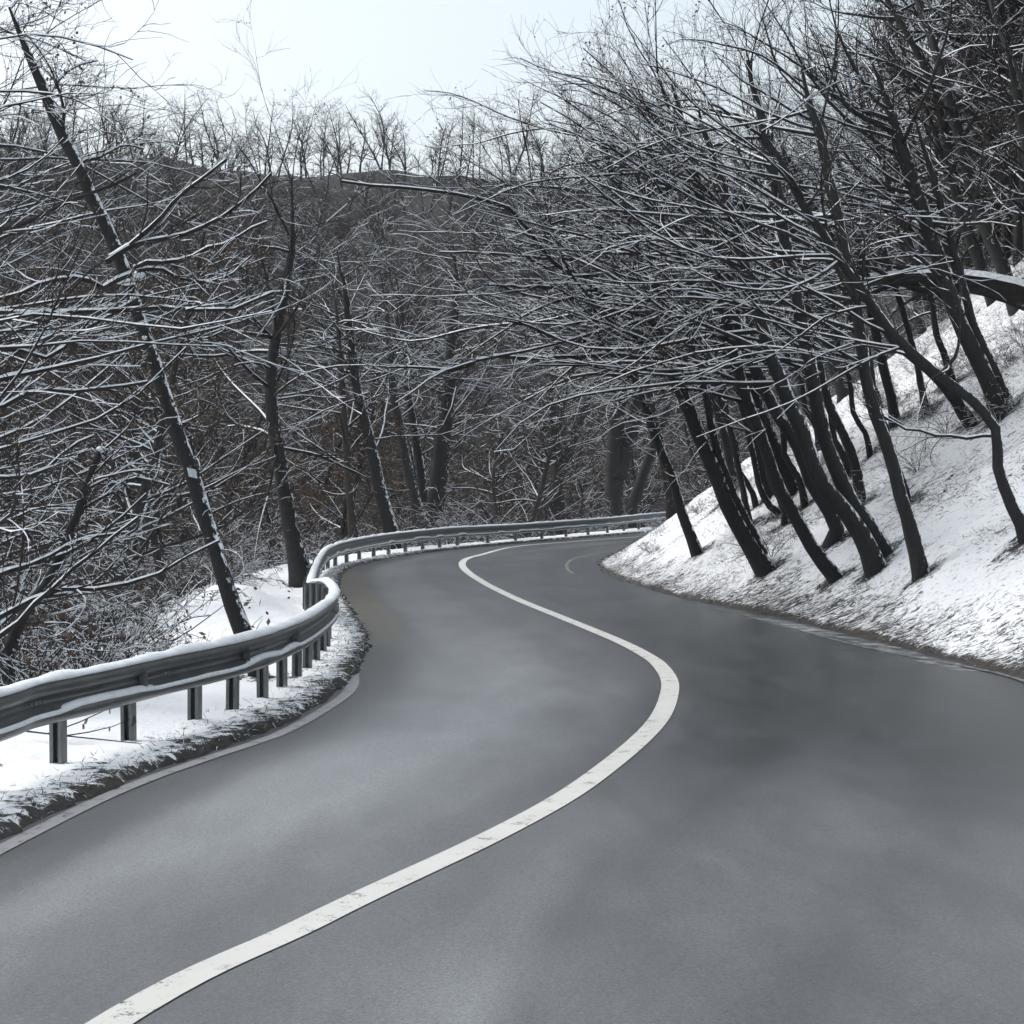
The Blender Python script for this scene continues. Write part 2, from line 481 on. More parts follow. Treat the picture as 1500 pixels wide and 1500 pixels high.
def ray_ground(u, v, d0=10, d1=200):
    ds = np.arange(d0, d1, .2)
    X = (u - 750) * ds / FPX; Z = EYE - (v - HZ) * ds / FPX
    h = height(X, ds)
    k = np.argmax(h > Z)
    return ds[k] if h[k] > Z[k] else None
def gz(x, y): return float(height(np.array([x]), np.array([y]))[0])

# ------------------------------------------------------------------ guard rail
def frames(P):
    t = np.gradient(P[:, :2], axis=0); t /= np.linalg.norm(t, axis=1)[:, None]
    return t, np.stack([t[:, 1], -t[:, 0]], 1)          # n points to the road
def extrude(P, prof, name, mats, midx_of=None, closed=True, parent=None, smooth=True, wob=None):
    """prof (k,2) of (n offset, z offset)"""
    t, n = frames(P)
    k = prof.shape[-2]
    V = np.zeros((len(P), k, 3))
    pr = np.repeat(prof[None], len(P), 0) if prof.ndim == 2 else prof
    V[..., :2] = P[:, None, :2] + n[:, None, :] * pr[..., 0:1]
    V[..., 2] = P[:, 2][:, None] + pr[..., 1]
    ii = np.arange(len(P) * k).reshape(len(P), k)
    if closed:
        jj = np.roll(ii, -1, axis=1)
        q = np.stack([ii[:-1], jj[:-1], jj[1:], ii[1:]], -1).reshape(-1, 4)
    else:
        q = np.stack([ii[:-1, :-1], ii[:-1, 1:], ii[1:, 1:], ii[1:, :-1]], -1).reshape(-1, 4)
    return link(name, mesh_from(name, V.reshape(-1, 3), q, mats, None, smooth), parent)

m, nt, b = mat('galvanised_steel')
f = noise(nt, 3, 6, .7, coord(nt)); f2 = noise(nt, 40, 3, .6, coord(nt))
nt.links.new(ramp(nt, mth(nt, 'ADD', mth(nt, 'MULTIPLY', f, .7), mth(nt, 'MULTIPLY', f2, .3)), [(.3, (.035, .04, .04)), (.5, (.075, .082, .082)), (.72, (.12, .125, .125))]), b.inputs['Base Color'])
b.inputs['Metallic'].default_value = .35
b.inputs['Roughness'].default_value = .36
bump(nt, b, f2, .15, .002)
M_STEEL = m
m, nt, b = mat('weathered_post_steel')
f = noise(nt, 8, 6, .7, coord(nt, (1, 1, .3)))
nt.links.new(ramp(nt, f, [(.3, (.075, .085, .085)), (.7, (.19, .205, .205))]), b.inputs['Base Color'])
b.inputs['Metallic'].default_value = .3; b.inputs['Roughness'].default_value = .55
M_POST = m
m, nt, b = mat('packed_snow')
f = noise(nt, 9, 5, .6, coord(nt))
nt.links.new(ramp(nt, f, [(.25, (.66, .71, .75)), (.6, (.83, .87, .90))]), b.inputs['Base Color'])
b.inputs['Roughness'].default_value = .7
bump(nt, b, f, .6, .02)
M_SNOW = m
m, nt, b = mat('reflector_plastic')
nt.links.new(ramp(nt, noise(nt, 20, 2, .5, coord(nt)), [(.3, (.09, .10, .10)), (.7, (.16, .17, .17))]), b.inputs['Base Color'])
b.inputs['Roughness'].default_value = .35
M_REFL = m
m, nt, b = mat('reflector_pale')
nt.links.new(ramp(nt, noise(nt, 20, 2, .5, coord(nt)), [(.3, (.30, .28, .25)), (.7, (.45, .43, .40))]), b.inputs['Base Color'])
b.inputs['Roughness'].default_value = .35
M_REFLP = m

rail_root = empty('guard_rail', (-3.3, 15, 0))
tag(rail_root, 'long snow-topped steel guard rail curving along the outer edge of the road', 'guard rail')
def parent_keep(o, r):
    o.parent = r
    o.matrix_parent_inverse = r.matrix_world.inverted() if False else __import__('mathutils').Matrix.Translation(-Vector(r.location))
    return o
Z0 = -0.82    # offset from snow height to ground
BP = RAILs.copy(); BP[:, 2] += Z0
front = np.array([(-.02, .755), (.02, .757), (.055, .745), (.078, .715), (.083, .675), (.07, .64), (.03, .612), (.012, .59), (.012, .565), (.03, .543), (.07, .515), (.083, .48), (.078, .44),
                  (.055, .41), (.02, .398), (-.005, .40)])
back = front[::-1] - np.array([.012, 0]); back[0, 1] += .006; back[-1, 1] -= .006
prof = np.vstack([front, back])
parent_keep(extrude(BP, prof, 'beam', [M_STEEL]), rail_root)
# snow lying on the beam: a rounded cap with a wavy edge
nP = len(BP); sarc = np.concatenate([[0], np.cumsum(np.linalg.norm(np.diff(BP[:, :2], axis=0), axis=1))])
wv = vnoise(sarc * 3.1, sarc * 0 + 5); wv2 = vnoise(sarc * .9, sarc * 0 + 12)
cap = np.zeros((nP, 9, 2))
for j, a in enumerate(np.linspace(PI, 0, 7)):
    cap[:, j, 0] = .018 + .078 * math.cos(a) * (1 + .25 * wv)
    cap[:, j, 1] = .742 + (.046 + .03 * wv + .02 * wv2) * math.sin(a) - .012 * abs(math.cos(a))
cap[:, 7] = cap[:, 6] + [-.03, .004]; cap[:, 8] = cap[:, 0] + [.03, .004]
parent_keep(extrude(BP, cap, 'snow_cap', [M_SNOW]), rail_root)
lip = np.zeros((nP, 6, 2)); th = np.clip(-.12 + 2.6 * vnoise(sarc * 1.3, sarc * 0 + 40), 0, 1)
for j, (a_, b_) in enumerate([(.028, .546), (.045, .552), (.065, .545), (.082, .525), (.086, .50), (.06, .513)]):
    lip[:, j, 0] = a_; lip[:, j, 1] = b_ + (-.030 * (1 - th))
parent_keep(extrude(BP, lip, 'snow_strip', [M_SNOW]), rail_root)

def boxes_mesh(parts):
    V = []; F = []
    for (c, ax, ay, az) in parts:          # centre, three half-axis vectors
        b0 = len(V)
        for sx in (-1, 1):
            for sy in (-1, 1):
                for sz in (-1, 1):
                    V.append(np.array(c) + sx * np.array(ax) + sy * np.array(ay) + sz * np.array(az))
        for f in ((0, 1, 3, 2), (4, 6, 7, 5), (0, 4, 5, 1), (2, 3, 7, 6), (0, 2, 6, 4), (1, 5, 7, 3)):
            F.append([b0 + i for i in f])
    return np.array(V), np.array(F)
# posts
tR, nR = frames(RAILs)
def rail_at(s):
    i = min(int(np.searchsorted(sarc, s)), nP - 1)
    return BP[i], tR[i], nR[i]
s0 = float(np.interp(14.55, RAILs[:, 1], sarc))
ps = [s0 - 1.3 * k for k in range(4, 0, -1)]
s = s0
while s < sarc[-1] - 1:
    ps.append(s)
    y = rail_at(s)[0][1]
    s += 1.3 if y < 17 else 1.02 if y < 26 else 1.6 if y < 50 else 1.85 if y < 66 else 3.0
for k, s in enumerate(ps):
    P, t, n = rail_at(s)
    t3 = np.array([t[0], t[1], 0]); n3 = np.array([n[0], n[1], 0]); up = np.array([0, 0, 1.])
    base = gz(P[0] - n[0] * .08, P[1] - n[1] * .08) - .12
    lean = rng.normal(0, .012)
    top = P[2] + .70
    c0 = np.array([P[0], P[1], 0]) - n3 * .075
    mid = (base + top) / 2; hh = (top - base) / 2
    upv = up * hh + t3 * lean
    parts = [(c0 + up * mid + t3 * .035, t3 * .004, n3 * .052, upv),        # web
             (c0 + up * mid + n3 * .048 - t3 * .0085, t3 * .0395, n3 * .004, upv),   # flange to the road
             (c0 + up * mid - n3 * .048 - t3 * .0085, t3 * .0395, n3 * .004, upv),
             (c0 + up * mid + n3 * .0325 - t3 * .044, t3 * .004, n3 * .0115, upv),
             (c0 + up * mid - n3 * .0325 - t3 * .044, t3 * .004, n3 * .0115, upv)]
    V, F = boxes_mesh(parts)
    po = parent_keep(link('post', mesh_from('post', V, F, [M_POST], None, False)), rail_root)
    # bracket and bolt heads
    if P[1] < 60:
        br = [(c0 + up * (P[2] + .58) + n3 * .067, t3 * .03, n3 * .014, up * .06)]
        V, F = boxes_mesh(br)
        parent_keep(link('bracket', mesh_from('bracket', V, F, [M_POST], None, False)), rail_root)
# bolts of the beam joints
for s in (s0 - 2.0, s0 - .45, s0 + 1.95, s0 + 4.3):
    P, t, n = rail_at(s)
    t3 = np.array([t[0], t[1], 0]); n3 = np.array([n[0], n[1], 0]); up = np.array([0, 0, 1.])
    parts = []
    for a_ in (-.11, -.04, .04, .11):
        for zz in (.578,):
            parts.append((np.array([P[0], P[1], P[2] + zz]) + n3 * .016 + t3 * a_, t3 * .009, n3 * .007, up * .009))
    parts.append((np.array([P[0], P[1], P[2] + .578]) + n3 * .0135, t3 * .16, n3 * .0015, up * .012))
    V, F = boxes_mesh(parts)
    parent_keep(link('joint_bolts', mesh_from('joint_bolts', V, F, [M_POST], None, False)), rail_root)
# reflectors: wedge-shaped brackets in the trough of the beam
def reflector(u, pale=False):
    k = np.argmin(np.abs(750 + FPX * RAILs[200:700, 0] / RAILs[200:700, 1] - u)) + 200
    for kk in range(100, 800):
        if RAILs[kk, 1] > 12 and 750 + FPX * RAILs[kk, 0] / RAILs[kk, 1] >= u: k = kk; break
    P, t, n = BP[k], tR[k], nR[k]
    t3 = np.array([t[0], t[1], 0]); n3 = np.array([n[0], n[1], 0]); up = np.array([0, 0, 1.])
    o = np.array([P[0], P[1], P[2] + .585]) + n3 * .02
    V = []
    for s_, w_, zz in ((0, .0, .035), (0, .075, .062)):
        for z_ in (-1, 1):
            V.append(o + n3 * w_ + up * z_ * zz)
    for s_, w_, zz in ((.12, .0, .035), (.10, .010, .04)):
        for z_ in (-1, 1):
            V.append(o + t3 * s_ + n3 * w_ + up * z_ * zz)
    F = np.array([(0, 2, 3, 1), (2, 6, 7, 3), (6, 4, 5, 7), (4, 0, 1, 5), (1, 3, 7, 5), (0, 4, 6, 2)])
    o_ = link('reflector', mesh_from('reflector', np.array(V), F, [M_REFLP if pale else M_REFL], None, False))
    if pale: o_['label'] = 'pale square reflector plate on the beam'
    parent_keep(o_, rail_root)
for u in (196, 352, 424): reflector(u)
reflector(486, True)

# ------------------------------------------------------------------ branch growing (all branches of one order at a time)
def nrm(a): return a / np.maximum(np.linalg.norm(a, axis=-1, keepdims=True), 1e-9)
def grow(S, D, L, r0, K, curl, up, R, rend=.14):
    n = len(S)
    P = np.zeros((n, K, 3)); P[:, 0] = S
    d = nrm(D); step = (L / (K - 1))[:, None]
    w_ = R.normal(0, 1, (n, 3)) * curl * .5
    for k in range(1, K):
        w_ = .6 * w_ + R.normal(0, curl, (n, 3))
        d = nrm(d + w_ + np.array([0, 0, up]))
        P[:, k] = P[:, k - 1] + d * step
    t = np.linspace(0, 1, K)[None]
    rad = r0[:, None] * (1 - (1 - rend) * t)
    return P, rad
def kids(P, rad, M, tmin, ang, Lfrac, R, flat=.55, rfrac=.55, up=.1, rmin=.003, tmax=.97):
    n, K, _ = P.shape
    t = R.uniform(tmin, tmax, (n, M)); t.sort(axis=1)
    x = t * (K - 1); i = np.minimum(x.astype(int), K - 2); f = (x - i)[..., None]
    ar = np.arange(n)[:, None]
    A, B = P[ar, i], P[ar, i + 1]
    S = A * (1 - f) + B * f
    tan = nrm(B - A)
    rr = rad[ar, i]
    side = R.normal(0, 1, (n, M, 3)); side[..., 2] *= flat
    side[..., 2] += up
    side = side - (side * tan).sum(-1, keepdims=True) * tan
    side = nrm(side)
    a = R.uniform(*ang, (n, M))[..., None]
    D = tan * np.cos(a) + side * np.sin(a)
    plen = np.linalg.norm(np.diff(P, axis=1), axis=2).sum(1)[:, None]
    L = plen * R.uniform(*Lfrac, (n, M)) * (1.15 - .6 * t)
    r0 = np.maximum(rr * rfrac * R.uniform(.6, 1, (n, M)), rmin)
    return S.reshape(-1, 3), D.reshape(-1, 3), L.ravel(), r0.ravel()
class Bag:
    def __init__(s): s.V = []; s.F = []; s.M = []; s.n = 0
    def tubes(s, P, rad, sides, snow=None, R=None, rough=0.0, snowiness=1.0):
        n, K, _ = P.shape
        if n == 0: return
        T = nrm(np.gradient(P, axis=1))
        z = np.array([0, 0, 1.])
        upv = z - (T @ z)[..., None] * T
        h = np.linalg.norm(upv, axis=-1)
        alt = np.array([1., .3, 0]); au = alt - (T @ alt)[..., None] * T
        upv = nrm(np.where(h[..., None] > .12, upv, au))
        if sides > 6:                    # trunks: one steady frame
            a0 = np.array([0, -1., 0.05]); upv = nrm(a0 - (T @ a0)[..., None] * T)
        sd_ = np.cross(T, upv)
        th = np.arange(sides) * 2 * PI / sides
        r = rad[..., None] * (1 + (rough * R.normal(0, 1, (n, K, sides)) if rough else 0))
        V = P[:, :, None] + sd_[:, :, None] * (np.sin(th) * r)[..., None] - upv[:, :, None] * (np.cos(th) * r)[..., None]
        midx = 0
        if snow:
            hz = np.clip((h - .35) / .5, 0, 1)
            thick = (snow * R.uniform(.45, 1.2, (n, K)) + .25 * rad) * hz
            gap = (R.random((n, K)) > snowiness + .08) | (R.random((n, 1)) > snowiness)
            thick = np.where(gap, 0.0, thick)
            wgt = np.clip(-np.cos(th) - .2, 0, 1); wgt = wgt / wgt.max()
            V = V + np.array([0, 0, 1.]) * (thick[..., None] * wgt)[..., None]
        id0 = s.n + np.arange(n * K * sides).reshape(n, K, sides)
        nx = np.roll(id0, -1, axis=2)
        F = np.stack([id0[:, :-1], id0[:, 1:], nx[:, 1:], nx[:, :-1]], -1)
        mi = np.zeros(F.shape[:3], int)
        if snow:
            mid = (th + PI / sides)
            upf = -np.cos(mid) > .25
            ok = (thick[:, :-1] + thick[:, 1:]) > snow * .5
            mi = (ok[..., None] & upf[None, None]).astype(int)
        s.V.append(V.reshape(-1, 3)); s.F.append(F.reshape(-1, 4)); s.M.append(mi.ravel())
        s.n += n * K * sides
    def leaves(s, P, size, R, per=2, mi=2):
        c = P.reshape(-1, 3)
        c = np.repeat(c, per, 0) + R.normal(0, .05, (len(c) * per, 3))
        a = nrm(R.normal(0, 1, c.shape)) * (size * R.uniform(.5, 1.2, (len(c), 1)))
        b_ = nrm(np.cross(a, R.normal(0, 1, c.shape))) * (size * .55)
        V = np.stack([c - a, c + b_, c + a, c - b_], 1)
        id0 = s.n + np.arange(len(c) * 4).reshape(-1, 4)
        s.V.append(V.reshape(-1, 3)); s.F.append(id0); s.M.append(np.full(len(c), mi)); s.n += len(c) * 4
    def mesh(s, name, mats, smooth=False):
        return mesh_from(name, np.concatenate(s.V), np.concatenate(s.F), mats, np.concatenate(s.M), smooth)

TW = [M_TWIG, M_BSNOW, M_LEAF]

def crown_bag(S, D, L, r0, R, m2=7, m3=5, snow=.009, curl=.10, up=.03, leaf=0.0, a2=(.22, .75), l2=(.3, .65), l3=(.25, .6), k1=10, snowiness=.43, extra=None, rmin=.003, leaf_size=.03):
    bag = Bag()
    P1, R1 = grow(S, D, L, r0, k1, curl, up, R)
    if extra is not None:
        P1 = np.concatenate([P1, extra[0]]); R1 = np.concatenate([R1, extra[1]])
    bag.tubes(P1, R1, 6, snow * 1.6, R, 0, .97)
    s_, d_, l_, r_ = kids(P1, R1, m2, .12, a2, l2, R, rmin=rmin * 1.4)
    P2, R2 = grow(s_, d_, l_, r_, 9, curl * 1.4, up * 1.5, R, .3)
    bag.tubes(P2, R2, 4, snow, R, 0, snowiness)
    s_, d_, l_, r_ = kids(P2, R2, m3, .12, (.25, .75), l3, R, rmin=rmin)
    P3, R3 = grow(s_, d_, l_, r_, 6, curl * 1.8, up * 1.8, R, .35)
    bag.tubes(P3, R3, 4, snow * .75, R, 0, snowiness)
    if leaf > 0:
        k = R.random(len(P3)) < leaf
        bag.leaves(P3[k][:, 1:], leaf_size, R, 1)
    return bag

# ------------------------------------------------------------------ hand-placed trees
TREES = []   # everything needed for labels and clearances
def resample_tree(px, w0, w1, d, lean=0.0, K=26, extend=3.5, exdir=(-.35, -.05, 1)):
    """photo points from the base up -> 3D stem; the stem goes on above the last point"""
    n = len(px)
    P = np.array([at(u, v, d + lean * i / (n - 1)) for i, (u, v) in enumerate(px)])
    if extend:
        t = nrm(P[-1] - P[-2]); e = nrm(t * 1.0 + np.array(exdir) * .5)
        P = np.vstack([P, P[-1] + t * extend * .5, P[-1] + t * extend * .5 + e * extend * .5])
    Q = catmull(P, K)
    s = d / FPX / 2
    k1 = K * (1 - (2 / (n + 1) if extend else 0))
    tt = np.arange(K) / max(k1, 1)
    r = np.where(tt < 1, w0 + (w1 - w0) * tt, w1 * np.clip(1 - (tt - 1) * 1.0 * k1 / max(K - k1, 1), .10, 1)) * s
    flare = 1 + .35 * np.exp(-np.arange(K) / 1.3)
    return Q, r * flare

def make_tree(label, stems, d=None, lean=0.0, nb=21, seed=0, cdir=(-1, -.1, .25), spread=.6, blen=(2.2, 5.2), bark=None, group=None, limbs=(), leaf=0.07, snow=.009,
              tmin=.40, extend=3.0, m2=8, m3=5, sink=.25, name='leaning_tree', curl=.09, broken=False, up=.02, limb_m=None):
    R = np.random.default_rng(1000 + seed)
    u0, v0 = stems[0][0][0]
    if d is None:
        d = ray_ground(u0, v0) or 60
    root_p = at(u0, v0, d)
    g = gz(root_p[0], root_p[1])
    tb = Bag(); crownS = []; crownD = []; crownL = []; crownR = []
    for si, (px, w0, w1) in enumerate(stems):
        Q, r = resample_tree(px, w0, w1, d, lean, extend=0 if broken else extend)
        if si == 0:                                   # bury the foot
            dn = Q[0] - Q[1]
            foot = Q[0].copy(); foot[2] = min(g, foot[2]) - sink
            foot[:2] += dn[:2] * .3
            Q = np.vstack([foot, Q]); r = np.concatenate([[r[0] * 1.1], r])
        wob = R.normal(0, .012, Q.shape) * np.linspace(0, 1, len(Q))[:, None]
        Q = Q + wob
        if broken: 
            Q = np.vstack([Q, Q[-1] + (Q[-1] - Q[-2]) * .1]); r = np.concatenate([r, [r[-1] * .3]])
        tb.tubes(Q[None], r[None], 12, None, R, .05)
        nbs = nb if si == 0 else max(3, nb // 2)
        if nbs:
            t = R.uniform(tmin, 1, nbs); x = t * (len(Q) - 1); i = np.minimum(x.astype(int), len(Q) - 2); f = (x - i)[:, None]
            crownS.append(Q[i] * (1 - f) + Q[i + 1] * f)
            base = np.array(cdir)[None] + R.normal(0, spread, (nbs, 3)) * np.array([1, 1, .45])
            crownD.append(nrm(base))
            L = R.uniform(*blen, nbs) * (.55 + .45 * sstep(g + 1.0, g + 4.0, crownS[-1][:, 2])) * (1.2 - .5 * (t - tmin) / (1 - tmin + .01))
            crownL.append(L); crownR.append(np.clip(r[i] * .42, .010, .045) * R.uniform(.6, 1, nbs))
    root = empty(name, tuple(float(c) for c in (root_p[0], root_p[1], g)))
    tag(root, label, 'tree', group)
    off = -np.array(root.location)
    tb.V = [v + off for v in tb.V]
    link('trunk', tb.mesh('trunk', [bark or M_BARK], True), root)
    ex = None
    if limbs:
        LP = []; LR = []
        for (px, w0, w1, dd0, dd1) in limbs:
            n = len(px)
            P = np.array([at(u, v, d + dd0 + (dd1 - dd0) * i / (n - 1)) for i, (u, v) in enumerate(px)])
            Q = catmull(P, 10 if not limb_m else 16) + R.normal(0, .01, (10 if not limb_m else 16, 3))
            LP.append(Q); LR.append(np.linspace(w0, w1, len(Q)) * d / FPX / 2)
        ex = (np.array(LP), np.array(LR))
    if nb or limbs:
        S = np.concatenate(crownS) if crownS else np.zeros((0, 3))
        D = np.concatenate(crownD) if crownD else np.zeros((0, 3))
        L = np.concatenate(crownL) if crownL else np.zeros(0)
        r_ = np.concatenate(crownR) if crownR else np.zeros(0)
        bag = crown_bag(S, D, L, r_, R, m2, m3, snow, curl, up, leaf, k1=10 if not limb_m else 16, extra=ex)
        bag.V = [v + off for v in bag.V]
        link('crown', bag.mesh('crown', TW), root)
    TREES.append((root_p[0], root_p[1]))
    return root, d

GB = 'leaning trees on the snowy bank'
# --- the bank on the right
make_tree('thin curved trunk nearest the bend, at the lower left end of the bank', [([(1022, 812), (998, 749), (985, 701), (963, 648), (947, 600), (925, 540), (905, 490), (880, 440)], 15, 9)], seed=1, group=GB)
make_tree('stout dark leaning trunk above the bend, sending long snowy limbs over the road',
          [([(1124, 838), (1097, 797), (1070, 749), (1051, 701), (1030, 653), (1009, 600), (985, 540), (960, 470), (940, 400)], 25, 15),
           ([(1118, 815), (1092, 760), (1066, 705), (1045, 640), (1035, 580), (1010, 500), (985, 420)], 14, 9)], seed=2, group=GB,
          limbs=[([(980, 528), (940, 524), (900, 520), (883, 507), (850, 498), (813, 495), (773, 477), (745, 470)], 9, 3, 0, -1),
                 ([(905, 521), (865, 521), (833, 523), (760, 525), (710, 525), (667, 543), (617, 538), (567, 537)], 8, 2.5, 0, -2),
                 ([(1000, 381), (983, 382), (900, 400), (837, 405), (793, 363), (767, 327), (733, 300), (633, 280), (500, 267)], 8, 3, 0, -3),
                 ([(840, 404), (825, 413), (810, 420), (753, 420), (710, 417)], 6, 2, -1, -2),
                 ([(900, 415), (850, 383), (800, 378), (733, 373), (643, 368)], 6, 2, 0, -2),
                 ([(960, 470), (900, 478), (830, 500), (740, 520), (650, 545), (580, 590)], 6, 2, 0, -3),
                 ([(955, 450), (880, 452), (800, 470), (700, 480), (600, 500), (520, 480)], 6, 2, 0, 3)], limb_m=1)
make_tree('dark trunk whose slender foot stands second from the road bend', [([(1225, 847), (1201, 819), (1180, 785), (1161, 749), (1135, 701), (1116, 640), (1095, 590), (1075, 520), (1060, 450), (1045, 380)], 20, 14)], seed=3, group=GB)
make_tree('crooked trunk with a snow-topped elbow just left of the thickest foot', [([(1219, 800), (1225, 772), (1206, 735), (1188, 707), (1175, 670), (1161, 640), (1135, 600), (1115, 560), (1090, 500), (1070, 430)], 20, 16)], seed=4, group=GB)
make_tree('thickest trunk on the bank, its broad foot flaring just above the roadside', [([(1284, 836), (1268, 795), (1250, 765), (1230, 740), (1208, 715), (1190, 680), (1178, 640), (1160, 600), (1140, 550), (1120, 490), (1100, 420)], 27, 14)], seed=5, group=GB)
make_tree('leaning trunk with a strip of snow down its back, rising behind the thickest foot', [([(1297, 812), (1275, 775), (1247, 735), (1226, 690), (1211, 650), (1198, 600), (1190, 550), (1180, 500), (1165, 430), (1150, 350)], 24, 16)], seed=6, group=GB)
make_tree('slim trunk ending high between two thicker ones in the middle of the bank', [([(1260, 740), (1258, 707), (1249, 669), (1228, 621), (1215, 595), (1205, 560), (1195, 520), (1185, 470)], 15, 12)], seed=7, group=GB)
make_tree('straight dark trunk standing by itself to the right of the thickest foot', [([(1349, 842), (1340, 797), (1330, 760), (1319, 728), (1308, 680), (1292, 632), (1280, 600), (1270, 560), (1262, 500), (1255, 450), (1240, 380)], 21, 15)], seed=8, group=GB,
          limbs=[([(1463, 640), (1420, 641), (1383, 640), (1340, 632), (1320, 627), (1290, 608), (1267, 593)], 5, 2, 0, 0)])
make_tree('forked curving trunk cut by the right edge of the view', [([(1503, 795), (1497, 770), (1484, 744), (1468, 707), (1460, 670), (1462, 640), (1450, 615), (1427, 590), (1390, 560), (1345, 525), (1307, 487), (1283, 453)], 17, 12)], seed=9, group=GB)
make_tree('thick trunk high on the bank below the great dark limb', [([(1467, 612), (1447, 557), (1432, 527), (1417, 497), (1393, 437), (1375, 380), (1355, 320)], 26, 20)], seed=10, group=GB)
make_tree('narrower trunk close behind the thick one high on the bank', [([(1482, 600), (1457, 543), (1427, 480), (1413, 427), (1400, 380)], 14, 12)], seed=11, group=GB)
make_tree('slanting trunk on the upper bank leaning out of a dark tangle', [([(1424, 622), (1395, 580), (1360, 540), (1310, 500), (1280, 450), (1250, 400)], 18, 12)], seed=12, group=GB)
make_tree('slim upright trunk alone on open snow at the top of the bank', [([(1358, 607), (1350, 570), (1343, 530), (1330, 480), (1315, 430)], 10, 8)], seed=13, group=GB)
make_tree('upper bank trunk just behind the straight dark one', [([(1312, 622), (1305, 580), (1297, 550), (1290, 520), (1280, 470), (1270, 420)], 15, 13)], seed=14, group=GB)
make_tree('short stout trunk ending in the middle of the upper bank', [([(1241, 578), (1228, 545), (1216, 510), (1200, 450), (1190, 400)], 24, 18)], seed=15, group=GB)
make_tree('trunk in the dense left part of the bank, foot hidden in brush', [([(1127, 727), (1105, 653), (1094, 600), (1085, 570), (1075, 540), (1060, 480)], 18, 16)], seed=16, group=GB)
make_tree('thin hooked trunk in the left part of the bank', [([(1142, 753), (1125, 738), (1112, 710), (1103, 665), (1092, 620), (1080, 570), (1060, 510)], 9, 8)], seed=17, group=GB)
make_tree('straight trunk behind the crooked one left of the bank centre', [([(1162, 722), (1150, 690), (1135, 653), (1116, 613), (1100, 560), (1082, 500), (1065, 430)], 20, 15)], seed=18, group=GB)
make_tree('leftmost trunk of the dense row on the bank skyline', [([(1077, 719), (1065, 653), (1050, 600), (1030, 540), (1010, 480)], 13, 11)], seed=19, group=GB)
make_tree('slanting slender trunk half way up the bank behind the row', [([(1189, 602), (1162, 575), (1133, 547), (1110, 515), (1080, 470)], 13, 11)], seed=20, group=GB)
make_tree('trunk high at the back of the bank, its foot in a dark hollow', [([(1178, 562), (1160, 520), (1140, 470), (1120, 420)], 16, 13)], seed=21, group=GB)
make_tree('pale thin trunk between the thin hooked one and the skyline row', [([(1098, 770), (1085, 700), (1072, 640), (1058, 580), (1040, 520)], 9, 8)], seed=22, group=GB, bark=M_BARKG)
for k, px in enumerate([
    [(1108, 742), (1100, 715), (1083, 690), (1078, 650), (1058, 600), (1045, 540), (1020, 480)],
    [(1150, 768), (1146, 738), (1128, 705), (1120, 660), (1100, 625), (1092, 570), (1070, 500)],
    [(1180, 742), (1170, 700), (1150, 668), (1146, 620), (1125, 580), (1110, 520), (1090, 450)],
    [(1244, 700), (1238, 670), (1222, 645), (1216, 600), (1196, 560), (1188, 500), (1170, 430)],
    [(1275, 668), (1268, 635), (1250, 605), (1246, 560), (1230, 520), (1222, 460)],
    [(1200, 660), (1196, 625), (1180, 598), (1172, 550), (1150, 510), (1140, 450)],
    [(1290, 600), (1278, 560), (1262, 525), (1250, 480), (1236, 430)],
    [(1395, 560), (1384, 520), (1372, 490), (1365, 440), (1350, 400)],
    [(1060, 735), (1050, 700), (1036, 672), (1022, 620), (1003, 570), (990, 520)],
    [(1330, 735), (1322, 700), (1306, 668), (1300, 630), (1284, 590), (1274, 520), (1260, 450)]]):
    make_tree('slender crooked stem squeezed in among the thicker leaning trunks of the bank', [(px, 8 + k % 4, 6 + k % 3)], seed=60 + k, group='slender stems among the bank trees', nb=9, tmin=.3, blen=(1.5, 4), m2=7, m3=4)
# off-frame tree that carries the great limb on the right
make_tree('tree beyond the right edge sending one great dark limb across the top of the bank', [([(1640, 640), (1600, 520), (1565, 450), (1540, 380), (1520, 280)], 46, 30)], d=38, seed=23, nb=8, group=GB, sink=1.5,
          limbs=[([(1560, 452), (1510, 441), (1467, 424), (1400, 411), (1333, 408), (1270, 412), (1190, 425)], 44, 8, 0, 0)], blen=(2.5, 4.5), tmin=.5)

# --- trees behind the guard rail, centre and left
GC = 'trunks beyond the far guard rail'
make_tree('long dark leaning trunk with a white tag, rising behind the near guard rail', [([(385, 1012), (375, 975), (345, 900), (320, 820), (300, 760), (280, 690), (255, 620), (225, 530), (205, 470), (190, 420), (172, 370), (140, 300)], 26, 17)], d=21, lean=.6, seed=30, nb=5, tmin=.7,
          cdir=(.6, .3, .3), name='leaning_tree', extend=2.5, blen=(1, 2.2),
          limbs=[([(195, 395), (215, 384), (240, 387), (287, 373), (340, 350), (390, 323)], 7, 2.5, 0, 0),
                 ([(200, 396), (233, 393), (287, 413), (320, 412), (350, 390), (373, 373)], 6, 2, 0, .3),
                 ([(160, 375), (200, 355), (250, 348), (293, 337), (353, 300), (397, 253)], 8, 3, 0, -.5),
                 ([(160, 385), (215, 340), (260, 290), (300, 262), (330, 235)], 8, 3, 0, -.6),
                 ([(190, 400), (150, 420), (110, 408), (50, 420), (-20, 445)], 8, 4, 0, -1.0),
                 ([(200, 440), (150, 470), (100, 500), (50, 540), (-20, 560)], 6, 3, 0, -1.0)])
make_tree('dark trunk left of the brown pole, its foot by the snow mound', [([(440, 838), (430, 790), (420, 740), (405, 650), (397, 590), (400, 520), (412, 450)], 26, 12)], d=44, seed=31, group=GC, nb=24, blen=(2.5, 6), tmin=.3, cdir=(-.2, -.2, .35), spread=.9, bark=M_BARKG)
